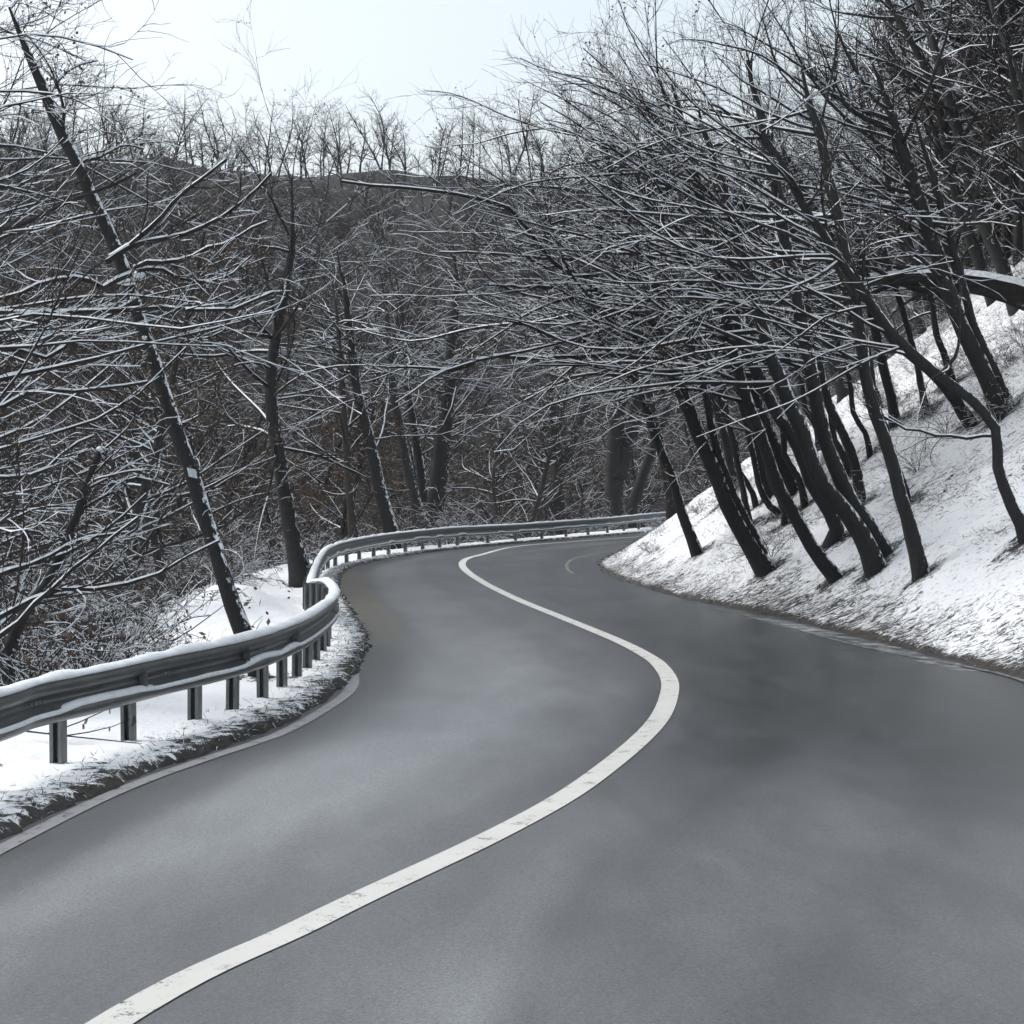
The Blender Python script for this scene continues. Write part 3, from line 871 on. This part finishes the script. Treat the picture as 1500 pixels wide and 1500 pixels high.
make_tree('slim brown pole-like trunk behind the start of the far rail', [([(519, 790), (515, 750), (512, 720), (505, 620), (498, 520)], 13, 9)], d=66, seed=32, group=GC, nb=24, blen=(2.5, 6), tmin=.3, cdir=(-.2, -.1, .4), spread=.9, bark=M_BARKB)
make_tree('leaning dark trunk right of the brown pole', [([(576, 790), (557, 720), (545, 660), (530, 600), (520, 550), (513, 490)], 20, 12)], d=66, seed=33, group=GC, nb=24, blen=(2.5, 6), tmin=.3, cdir=(-.3, -.1, .35), spread=.9)
make_tree('left trunk of the tight cluster behind the far rail, flecked with snow', [([(620, 780), (600, 700), (588, 640), (577, 580), (570, 500)], 17, 11)], d=76, seed=34, group=GC, nb=24, blen=(2.5, 6), tmin=.3, cdir=(-.1, -.1, .4), spread=.9, bark=M_BARKG)
make_tree('middle trunk of the tight cluster behind the far rail', [([(626, 780), (620, 720), (610, 650), (600, 590), (592, 500)], 15, 10)], d=79, seed=35, group=GC, nb=24, blen=(2.5, 6), tmin=.3, cdir=(0, -.1, .4), spread=.9)
make_tree('thickest and darkest trunk of the cluster behind the far rail', [([(634, 785), (640, 730), (647, 660), (655, 600), (660, 540), (665, 470)], 30, 16)], d=77, seed=36, group=GC, nb=24, blen=(2.5, 6), tmin=.3, cdir=(.1, -.1, .4), spread=.9)
make_tree('forked trunk behind the middle of the far rail', [([(822, 775), (818, 720), (815, 660), (808, 600), (803, 540), (798, 460)], 18, 13), ([(806, 745), (822, 690), (845, 630), (868, 560), (882, 500), (890, 430)], 12, 9)], d=94, seed=37, group=GC, nb=24, blen=(2.5, 6), tmin=.3, cdir=(0, -.1, .4), spread=.9, bark=M_BARKG)
make_tree('broad trunk parting into two stems behind the right part of the far rail', [([(899, 765), (900, 720), (901, 670), (904, 600), (908, 530), (910, 450)], 29, 19), ([(905, 700), (920, 650), (935, 600), (945, 545), (960, 470)], 24, 15)], d=97, seed=38, group=GC, nb=24, blen=(2.5, 6), tmin=.3, cdir=(0, -.1, .4), spread=.9, bark=M_BARKG)
make_tree('rightward leaning trunk between the broad one and the bank', [([(922, 760), (940, 700), (955, 660), (970, 620), (985, 570), (1000, 500)], 16, 12)], d=99, seed=39, group=GC, nb=24, blen=(2.5, 6), tmin=.3, cdir=(0, -.1, .4), spread=.9, bark=M_BARKG)
make_tree('trunk almost at the end of the far rail, crossing behind the bank trees', [([(985, 740), (975, 690), (960, 620), (948, 560), (935, 500), (920, 430)], 14, 10)], d=80, seed=40, group=GC, nb=24, blen=(2.5, 6), tmin=.3, cdir=(-.3, -.1, .4), spread=.9)

# tag on the leaning trunk
m, nt, b = mat('white_tag')
nt.links.new(ramp(nt, noise(nt, 30, 3, .6, coord(nt)), [(.3, (.45, .52, .54)), (.7, (.66, .72, .74))]), b.inputs['Base Color'])
b.inputs['Roughness'].default_value = .6
lt = [o for o in bpy.data.objects if o.get('label', '').startswith('long dark leaning trunk')][0]
tp = at(284, 693, 21.28) + np.array([0, -.115, 0]) - np.array(lt.location)
V, F = boxes_mesh([(tp, (.048, .003, -.012), (0, .003, 0), (-.012, .003, .050))])
tg = link('trail_tag', mesh_from('trail_tag', V, F, [m], None, False), lt)
tg['label'] = 'small blank white square tag'

def clump(parent, items, name='snow_clump'):
    Rr = np.random.default_rng(9)
    for (u, v, d, w_, h_) in items:
        c = at(u, v, d); V = []; F = []; nu, nv = 10, 7
        for j in range(nv):
            ph = PI * j / (nv - 1)
            for i in range(nu):
                a = 2 * PI * i / nu; k = 1 + .22 * Rr.normal() * math.sin(ph)
                V.append(c + np.array([w_ * math.sin(ph) * math.cos(a) * k, w_ * .8 * math.sin(ph) * math.sin(a) * k, h_ * math.cos(ph)]))
        for j in range(nv - 1):
            for i in range(nu):
                F.append((j * nu + i, j * nu + (i + 1) % nu, (j + 1) * nu + (i + 1) % nu, (j + 1) * nu + i))
        V = np.array(V) - np.array(parent.location)
        link(name, mesh_from(name, V, np.array(F), [M_SNOW], None, True), parent)
clump(lt, [(203, 402, 21.3, .065, .045), (184, 413, 21.2, .10, .040), (196, 436, 21.3, .04, .05), (212, 495, 21.2, .035, .025)])

# broken stem at left
make_tree('broken-off stem with a knob of snow on its top, left of the tagged trunk', [([(10, 960), (35, 900), (70, 850), (100, 790), (117, 740), (128, 700), (147, 660)], 18, 9)], d=19.5, seed=41, nb=7, tmin=.2, broken=True,
          cdir=(.6, 0, .35), spread=.6, blen=(.8, 2.0), name='broken_tree',
          limbs=[([(112, 752), (135, 738), (165, 717), (190, 702), (215, 702), (250, 712)], 5, 2, 0, 0),
                 ([(60, 860), (85, 830), (120, 815), (105, 790), (70, 795)], 6, 3, 0, 0)])
clump([o for o in bpy.data.objects if o.get('label', '').startswith('broken-off stem')][0], [(148, 658, 19.5, .05, .035)])
# trees beyond the left edge of the view; their branches reach in
GL = 'trees at the left edge reaching in with snowy branches'
def left_tree(i, label, x, d, h, nb, seed, limbs=()):
    u = 750 + x * FPX / d; g = gz(x, d)
    vz = lambda z: HZ + (EYE - z) * FPX / d
    px = [(u, vz(g)), (u - 15, vz(g + h * .25)), (u - 10, vz(g + h * .5)), (u + 15, vz(g + h * .75)), (u + 30, vz(g + h))]
    return make_tree(label, [(px, .22 * FPX / d, .10 * FPX / d)], d=d, seed=seed, nb=nb, tmin=.12, cdir=(1.0, .05, .28), spread=.40, blen=(2.0, 4.8), group=GL, extend=2, m2=9, m3=4, limbs=limbs, curl=.10)
left_tree(0, 'nearest tree at the left edge, its lowest snowy boughs hanging behind the guard rail', -6.3, 18.5, 7.5, 26, 50,
          limbs=[([(-120, 480), (0, 460), (100, 458), (193, 453), (267, 450), (327, 458), (400, 430)], 9, 3, 0, 0),
                 ([(-120, 330), (0, 337), (83, 303), (167, 270), (197, 253)], 9, 4, 0, -.5),
                 ([(-100, 560), (0, 507), (70, 523), (130, 470), (160, 430)], 7, 3, 0, .5),
                 ([(-100, 620), (0, 597), (50, 577), (140, 570), (217, 560)], 8, 3, 0, .2),
                 ([(-100, 690), (0, 700), (60, 690), (110, 655), (140, 640)], 7, 3, 0, .2),
                 ([(-100, 910), (0, 905), (70, 865), (150, 862), (230, 840), (320, 790)], 9, 3, 0, .2),
                 ([(-80, 960), (0, 935), (60, 880), (100, 840), (150, 800), (200, 760)], 9, 3, 0, -.2),
                 ([(-80, 850), (0, 842), (60, 815), (130, 790), (190, 780)], 7, 3, 0, .6)])
left_tree(1, 'second tree at the left edge, spreading boughs behind the tagged trunk', -7.6, 25, 10, 30, 51)
left_tree(2, 'third tree at the left edge, further back in the hollow', -9.5, 32, 12, 30, 52)
left_tree(3, 'fourth tree at the left edge, with high branches crossing the upper corner', -8.2, 21.5, 10, 24, 53)

# bare soil and leaves round the feet of the trunks
lit2 = litter.copy()
for tx, ty in TREES:
    dd = np.sqrt((GX - tx) ** 2 + (GY - ty) ** 2) + .25 * vnoise(GX * 3, GY * 3)
    lit2 = np.maximum(lit2, np.where(ins, 1.0, .75 * sstep(.75, .12, dd)))
g_me.attributes['litter'].data.foreach_set('value', lit2.ravel().astype(np.float32))

# ------------------------------------------------------------------ repeated forest trees
def forest_variant(seed, h, nb, leaf, lean):
    R = np.random.default_rng(seed)
    K = 16
    D = nrm(np.array([[lean, R.normal(0, .08), 1.0]]))
    P, rad = grow(np.array([[0, 0, -.6]]), D, np.array([h * 1.0]), np.array([.13 + .005 * h]), K, .045, .03, R, .18)
    tb = Bag(); tb.tubes(P, rad, 9, None, R, .05)
    # a second stem
    if R.random() < .6:
        P2, r2 = grow(P[:, 3], nrm(D + R.normal(0, .35, (1, 3)) * [1, 1, .2]), np.array([h * .7]), rad[:, 3] * .75, K, .05, .04, R, .2)
        tb.tubes(P2, r2, 8, None, R, .05); P = np.concatenate([P, P2]); rad = np.concatenate([rad, r2])
    n = len(P)
    t = R.uniform(.16, 1, nb) ** .8; which = R.integers(0, n, nb)
    x = t * (K - 1); i = np.minimum(x.astype(int), K - 2)
    S = P[which, i] + (P[which, i + 1] - P[which, i]) * (x - i)[:, None]
    a = R.uniform(0, 2 * PI, nb)
    Dd = np.stack([np.cos(a), np.sin(a), R.uniform(.0, .9, nb)], 1)
    L = R.uniform(.22, .42, nb) * h * (1.25 - .75 * t)
    bag = crown_bag(S, Dd, L, np.clip(rad[which, i] * .4, .012, .05), R, 8, 6, .011, .12, .04, leaf, rmin=.006, leaf_size=.055, snowiness=.26)
    return tb.mesh('trunk', [M_BARKG if seed % 2 else M_BARK], True), bag.mesh('crown', TW)
VARS = [forest_variant(200 + i, h, nb, lf, ln) for i, (h, nb, lf, ln) in enumerate(
    [(10, 30, .12, -.15), (11.5, 34, .5, .05), (9, 32, .8, -.05), (12, 36, .08, -.25), (8, 30, .9, .12), (10.5, 34, .2, -.1)])]
R = np.random.default_rng(77)
def scatter(n, xr, yr, cond, mind, tries=20000):
    pts = []
    X = R.uniform(*xr, tries); Y = R.uniform(*yr, tries)
    k = np.abs(X) < .268 * Y * 1.12 + 3
    X, Y = X[k], Y[k]
    dl, dr, ins, left = side_dist(X, Y)
    ok = cond(dl, dr, ins, left, X, Y)
    for x, y in zip(X[ok], Y[ok]):
        md = mind(y) if callable(mind) else mind
        if all((x - a) ** 2 + (y - b_) ** 2 > md * md for a, b_ in pts):
            pts.append((x, y))
            if len(pts) >= n: break
    return pts
def place(var, x, y, s, rz, label, group, name='forest_tree', cat='tree', parts=('trunk', 'crown')):
    r = empty(name, (float(x), float(y), gz(x, y))); r.rotation_euler = (0, 0, rz); r.scale = (s, s, s)
    tag(r, label, cat, group)
    for pn, me in zip(parts, var):
        if me is not None: link(pn, me, r)
    return r
near = scatter(48, (-30, 25), (30, 118), lambda dl, dr, ins, left, X, Y: left & (dl > 3.5) & (dl < 24) & ~((Y < 45) & (X > -5.5)), 3.2)
for i, (x, y) in enumerate(near):
    vi = int(R.integers(0, 6)); place(VARS[vi], x, y, R.uniform(.75, 1.0), R.uniform(0, 6.28), ['bare snow-dusted tree', 'snow-dusted tree keeping some brown leaves'][int(vi in (1, 2, 4))] + ' in the hollow behind the guard rail', 'trees in the hollow behind the guard rail')
far = scatter(158, (-60, 70), (60, 215), lambda dl, dr, ins, left, X, Y: left & (dl > 20) & (dl < 98), lambda y: 3.2 + y * .006)
for i, (x, y) in enumerate(far):
    vi = int(R.integers(0, 6)); place(VARS[vi], x, y, R.uniform(1.0, 1.45), R.uniform(0, 6.28), ['bare grey tree', 'tree with withered brown leaves'][int(vi in (1, 2, 4))] + ' far off on the brown hillside behind the road', 'trees on the far hillside')
bank = scatter(130, (3, 45), (26, 120), lambda dl, dr, ins, left, X, Y: ~left & ~ins & (dr > 7.5) & (dr < 30) & ((X > .27 * Y) | (dr > 9.0)) , 1.7)
for i, (x, y) in enumerate(bank):
    place(VARS[[0, 3, 5][R.integers(0, 3)]], x, y, R.uniform(.7, 1.05), PI * 0 + R.normal(0, .4), 'bare leaning tree at the back of the bank, seen through the branches', 'trees at the back of the bank')

# ------------------------------------------------------------------ shrubs
def shrub_variant(seed, h, n, leaf):
    R = np.random.default_rng(seed)
    a = R.uniform(0, 2 * PI, n)
    S = np.stack([np.cos(a) * .2 * R.random(n), np.sin(a) * .2 * R.random(n), np.full(n, -.15)], 1)
    D = np.stack([np.cos(a) * .7, np.sin(a) * .7, R.uniform(.5, 1.3, n)], 1)
    bag = crown_bag(S, D, R.uniform(.6, 1.1, n) * h, R.uniform(.008, .016, n), R, 7, 4, .010, .13, -.01, leaf, rmin=.004, leaf_size=.032, snowiness=.6)
    return (bag.mesh('branches', TW),)
SV = [shrub_variant(300 + i, h, n, lf) for i, (h, n, lf) in enumerate([(1.8, 14, .1), (2.4, 16, .25), (1.5, 16, .5), (2.8, 14, .05)])]
def rail_clear(X, Y):
    return dist_poly(X, Y, RAILs[::10, :2])
sh = scatter(120, (-20, 14), (13, 112), lambda dl, dr, ins, left, X, Y: left & (dl > 2.4) & (dl < 14) & (rail_clear(X, Y) > 1.4) & ~((Y > 28) & (Y < 39) & (X > -6.5)), lambda y: .9 + y * .006)
for i, (x, y) in enumerate(sh):
    lab, gr = (('tangled snowy shrub close behind the near guard rail', 'shrubs behind the near guard rail') if y < 45 else ('low twiggy shrub behind the far guard rail', 'shrubs behind the far guard rail'))
    place(SV[R.integers(0, 4)], x, y, R.uniform(.6, 1.05), R.uniform(0, 6.28), lab, gr, 'shrub', 'shrub', ('branches',))
bs = scatter(60, (3, 12), (26, 64), lambda dl, dr, ins, left, X, Y: ~left & ~ins & (dr > .9) & (dr < 11) & (Y > 32), .8)
for i, (x, y) in enumerate(bs):
    place(SV[R.integers(0, 4)], x, y, R.uniform(.22, .5), R.uniform(0, 6.28), 'small dark twiggy bush poking out of the snow on the bank', 'small bushes on the snowy bank', 'shrub', 'shrub', ('branches',))

# ------------------------------------------------------------------ stuff: brush on the hillside, grass and twigs in the snow
R = np.random.default_rng(5)
def blades(n, xr, yr, cond, L, wdt, name, label, cat, mats, lie=0.0, down=None, snowshare=0.0, upz=(.3, 1.2)):
    X = R.uniform(*xr, n * 6); Y = R.uniform(*yr, n * 6)
    dl, dr, ins, left = side_dist(X, Y)
    ok = cond(dl, dr, ins, left, X, Y)
    X, Y = X[ok][:n], Y[ok][:n]; dr = dr[ok][:n]
    Z = height(X, Y); k = len(X)
    S = np.stack([X, Y, Z - .01], 1)
    a = R.uniform(0, 2 * PI, k)
    D = np.stack([np.cos(a), np.sin(a), R.uniform(*upz, k)], 1)
    if down is not None: D = D * [.9, .9, 1] + np.array(down) * R.uniform(.1, .9, (k, 1))
    P, rad = grow(S, D, R.uniform(*L, k), R.uniform(*wdt, k), 4, .22, -.14, R, .3)
    bag = Bag(); bag.tubes(P, rad, 3, None, R)
    V = np.concatenate(bag.V); F = np.concatenate(bag.F)
    mi = np.repeat((R.random(k) < snowshare).astype(int), 9)
    o = link(name, mesh_from(name, V, F, mats, mi, False))
    tag(o, label, cat, None, 'stuff')
    return o
m, nt, b = mat('dead_grass')
nt.links.new(ramp(nt, noise(nt, 8, 4, .7, coord(nt)), [(.3, (.010, .010, .008)), (.55, (.03, .027, .018)), (.75, (.09, .078, .05))]), b.inputs['Base Color'])
b.inputs['Roughness'].default_value = .9
M_GRASS = m
blades(13000, (-6, 0), (11, 62), lambda dl, dr, ins, left, X, Y: left & (dl > .08) & (dl < .75 + .5 * vnoise(X * 2, Y * 2) - .0) & (R.random(len(X)) < 1.15 - dl), (.03, .10), (.002, .005),
       'verge_grass', 'short dark frozen grass and leaves along the snowy verge under the guard rail', 'grass', [M_GRASS, M_BSNOW], snowshare=.4)
blades(26000, (1.5, 14), (16, 70), lambda dl, dr, ins, left, X, Y: ~left & ~ins & (dr > .05) & (dr < 12) & (vnoise(X * 1.1 + 5, Y * .8) + .35 * vnoise(X * 4, Y * 4) + .35 * sstep(.7, 0, dr) > .0), (.04, .17), (.002, .0055),
       'bank_grass', 'dark grass blades and dead twigs poking through the snow of the bank', 'grass', [M_GRASS, M_BSNOW], down=(-.6, -.25, .05), snowshare=.05, upz=(.0, .9))
def brush(n, xr, yr, cond, name, label, snow):
    X = R.uniform(*xr, n * 5); Y = R.uniform(*yr, n * 5)
    k = np.abs(X) < .268 * Y * 1.1 + 4; X, Y = X[k], Y[k]
    dl, dr, ins, left = side_dist(X, Y)
    ok = cond(dl, dr, ins, left, X, Y); X, Y = X[ok][:n], Y[ok][:n]
    k = len(X); S = np.stack([X, Y, height(X, Y) - .1], 1)
    a = R.uniform(0, 2 * PI, k)
    D = np.stack([np.cos(a), np.sin(a), R.uniform(.4, 2.0, k)], 1)
    P, rad = grow(S, D, R.uniform(.8, 2.6, k), R.uniform(.008, .02, k), 5, .16, -.03, R, .3)
    bag = Bag(); bag.tubes(P, rad, 4, snow, R, 0, .3)
    s_, d_, l_, r_ = kids(P, rad, 5, .2, (.4, 1.0), (.25, .5), R, rmin=.006)
    P2, R2 = grow(s_, d_, l_, r_, 4, .15, 0, R, .4)
    bag.tubes(P2, R2, 4, snow * .8, R, 0, .28)
    kk = R.random(len(P2)) < .6
    bag.leaves(P2[kk][:, 1:], .055, R, 1)
    o = link(name, bag.mesh(name, TW)); tag(o, label, 'undergrowth', None, 'stuff')
brush(12000, (-70, 80), (40, 240), lambda dl, dr, ins, left, X, Y: left & (dl > 9) & (dl < 140) & (R.random(len(X)) > .9 * clearing(X, Y)), 'undergrowth', 'brown leafy undergrowth covering the hillside beyond the road', .016)
def far_wood(n):
    pts = np.array(scatter(n, (-80, 95), (120, 275), lambda dl, dr, ins, left, X, Y: left & (dl > 92) & (dl < 155), 2.6))
    k = len(pts); S = np.column_stack([pts, height(pts[:, 0], pts[:, 1]) - .3])
    P, rad = grow(S, np.column_stack([R.normal(0, .12, (k, 2)), np.ones(k)]), R.uniform(6, 13, k), R.uniform(.10, .19, k), 12, .05, .03, R, .15)
    bag = Bag(); bag.tubes(P, rad, 5, None, R)
    a = kids(P, rad, 26, .2, (.6, 1.3), (.2, .42), R, flat=.3, rmin=.02)
    P1, R1 = grow(*a, 6, .14, .06, R, .3); bag.tubes(P1, R1, 4, .02, R, 0, .5)
    a = kids(P1, R1, 7, .15, (.3, .9), (.3, .6), R, rmin=.010)
    P2, R2 = grow(*a, 4, .16, .05, R, .4); bag.tubes(P2, R2, 3, .014, R, 0, .25)
    kk = R.random(len(P2)) < .3
    bag.leaves(P2[kk][:, 1:], .08, R, 1)
    o = link('far_wood', bag.mesh('far_wood', TW)); tag(o, 'mass of bare treetops along the crest of the far hillside', 'wood', None, 'stuff')
far_wood(230)
brush(2600, (3, 45), (30, 120), lambda dl, dr, ins, left, X, Y: ~left & ~ins & (dr > 10) & (dr < 36), 'undergrowth', 'dark undergrowth under the trees at the back of the bank', .012)
brush(1500, (-14, 12), (14, 110), lambda dl, dr, ins, left, X, Y: left & (dl > 2.6) & (dl < 10) & (rail_clear(X, Y) > 1.2) & ~((Y > 28) & (Y < 39) & (X > -6.5)), 'undergrowth', 'tangled snowy twigs filling the hollow just behind the guard rail', .012)
# ------------------------------------------------------------------ damp winter air
V, F = boxes_mesh([((20, 140, 36), (330, 0, 0), (0, 330, 0), (0, 0, 48))])
V = V.copy(); V[:, 2] = np.where(V[:, 2] < 36, -14.0, 78.0)
m = bpy.data.materials.new('haze_air'); m.use_nodes = True
nt = m.node_tree; nt.nodes.clear()
pv = nt.nodes.new('ShaderNodeVolumePrincipled'); mo = nt.nodes.new('ShaderNodeOutputMaterial')
pv.inputs['Color'].default_value = (.80, .86, .90, 1)
pv.inputs['Density'].default_value = HAZE
pv.inputs['Anisotropy'].default_value = 0.2
nt.links.new(pv.outputs[0], mo.inputs['Volume'])
hz = link('haze', mesh_from('haze', V, F, [m]))
tag(hz, kind='stuff')
print('objects', len(bpy.data.objects), 'polys', sum(len(m_.polygons) for m_ in bpy.data.meshes))
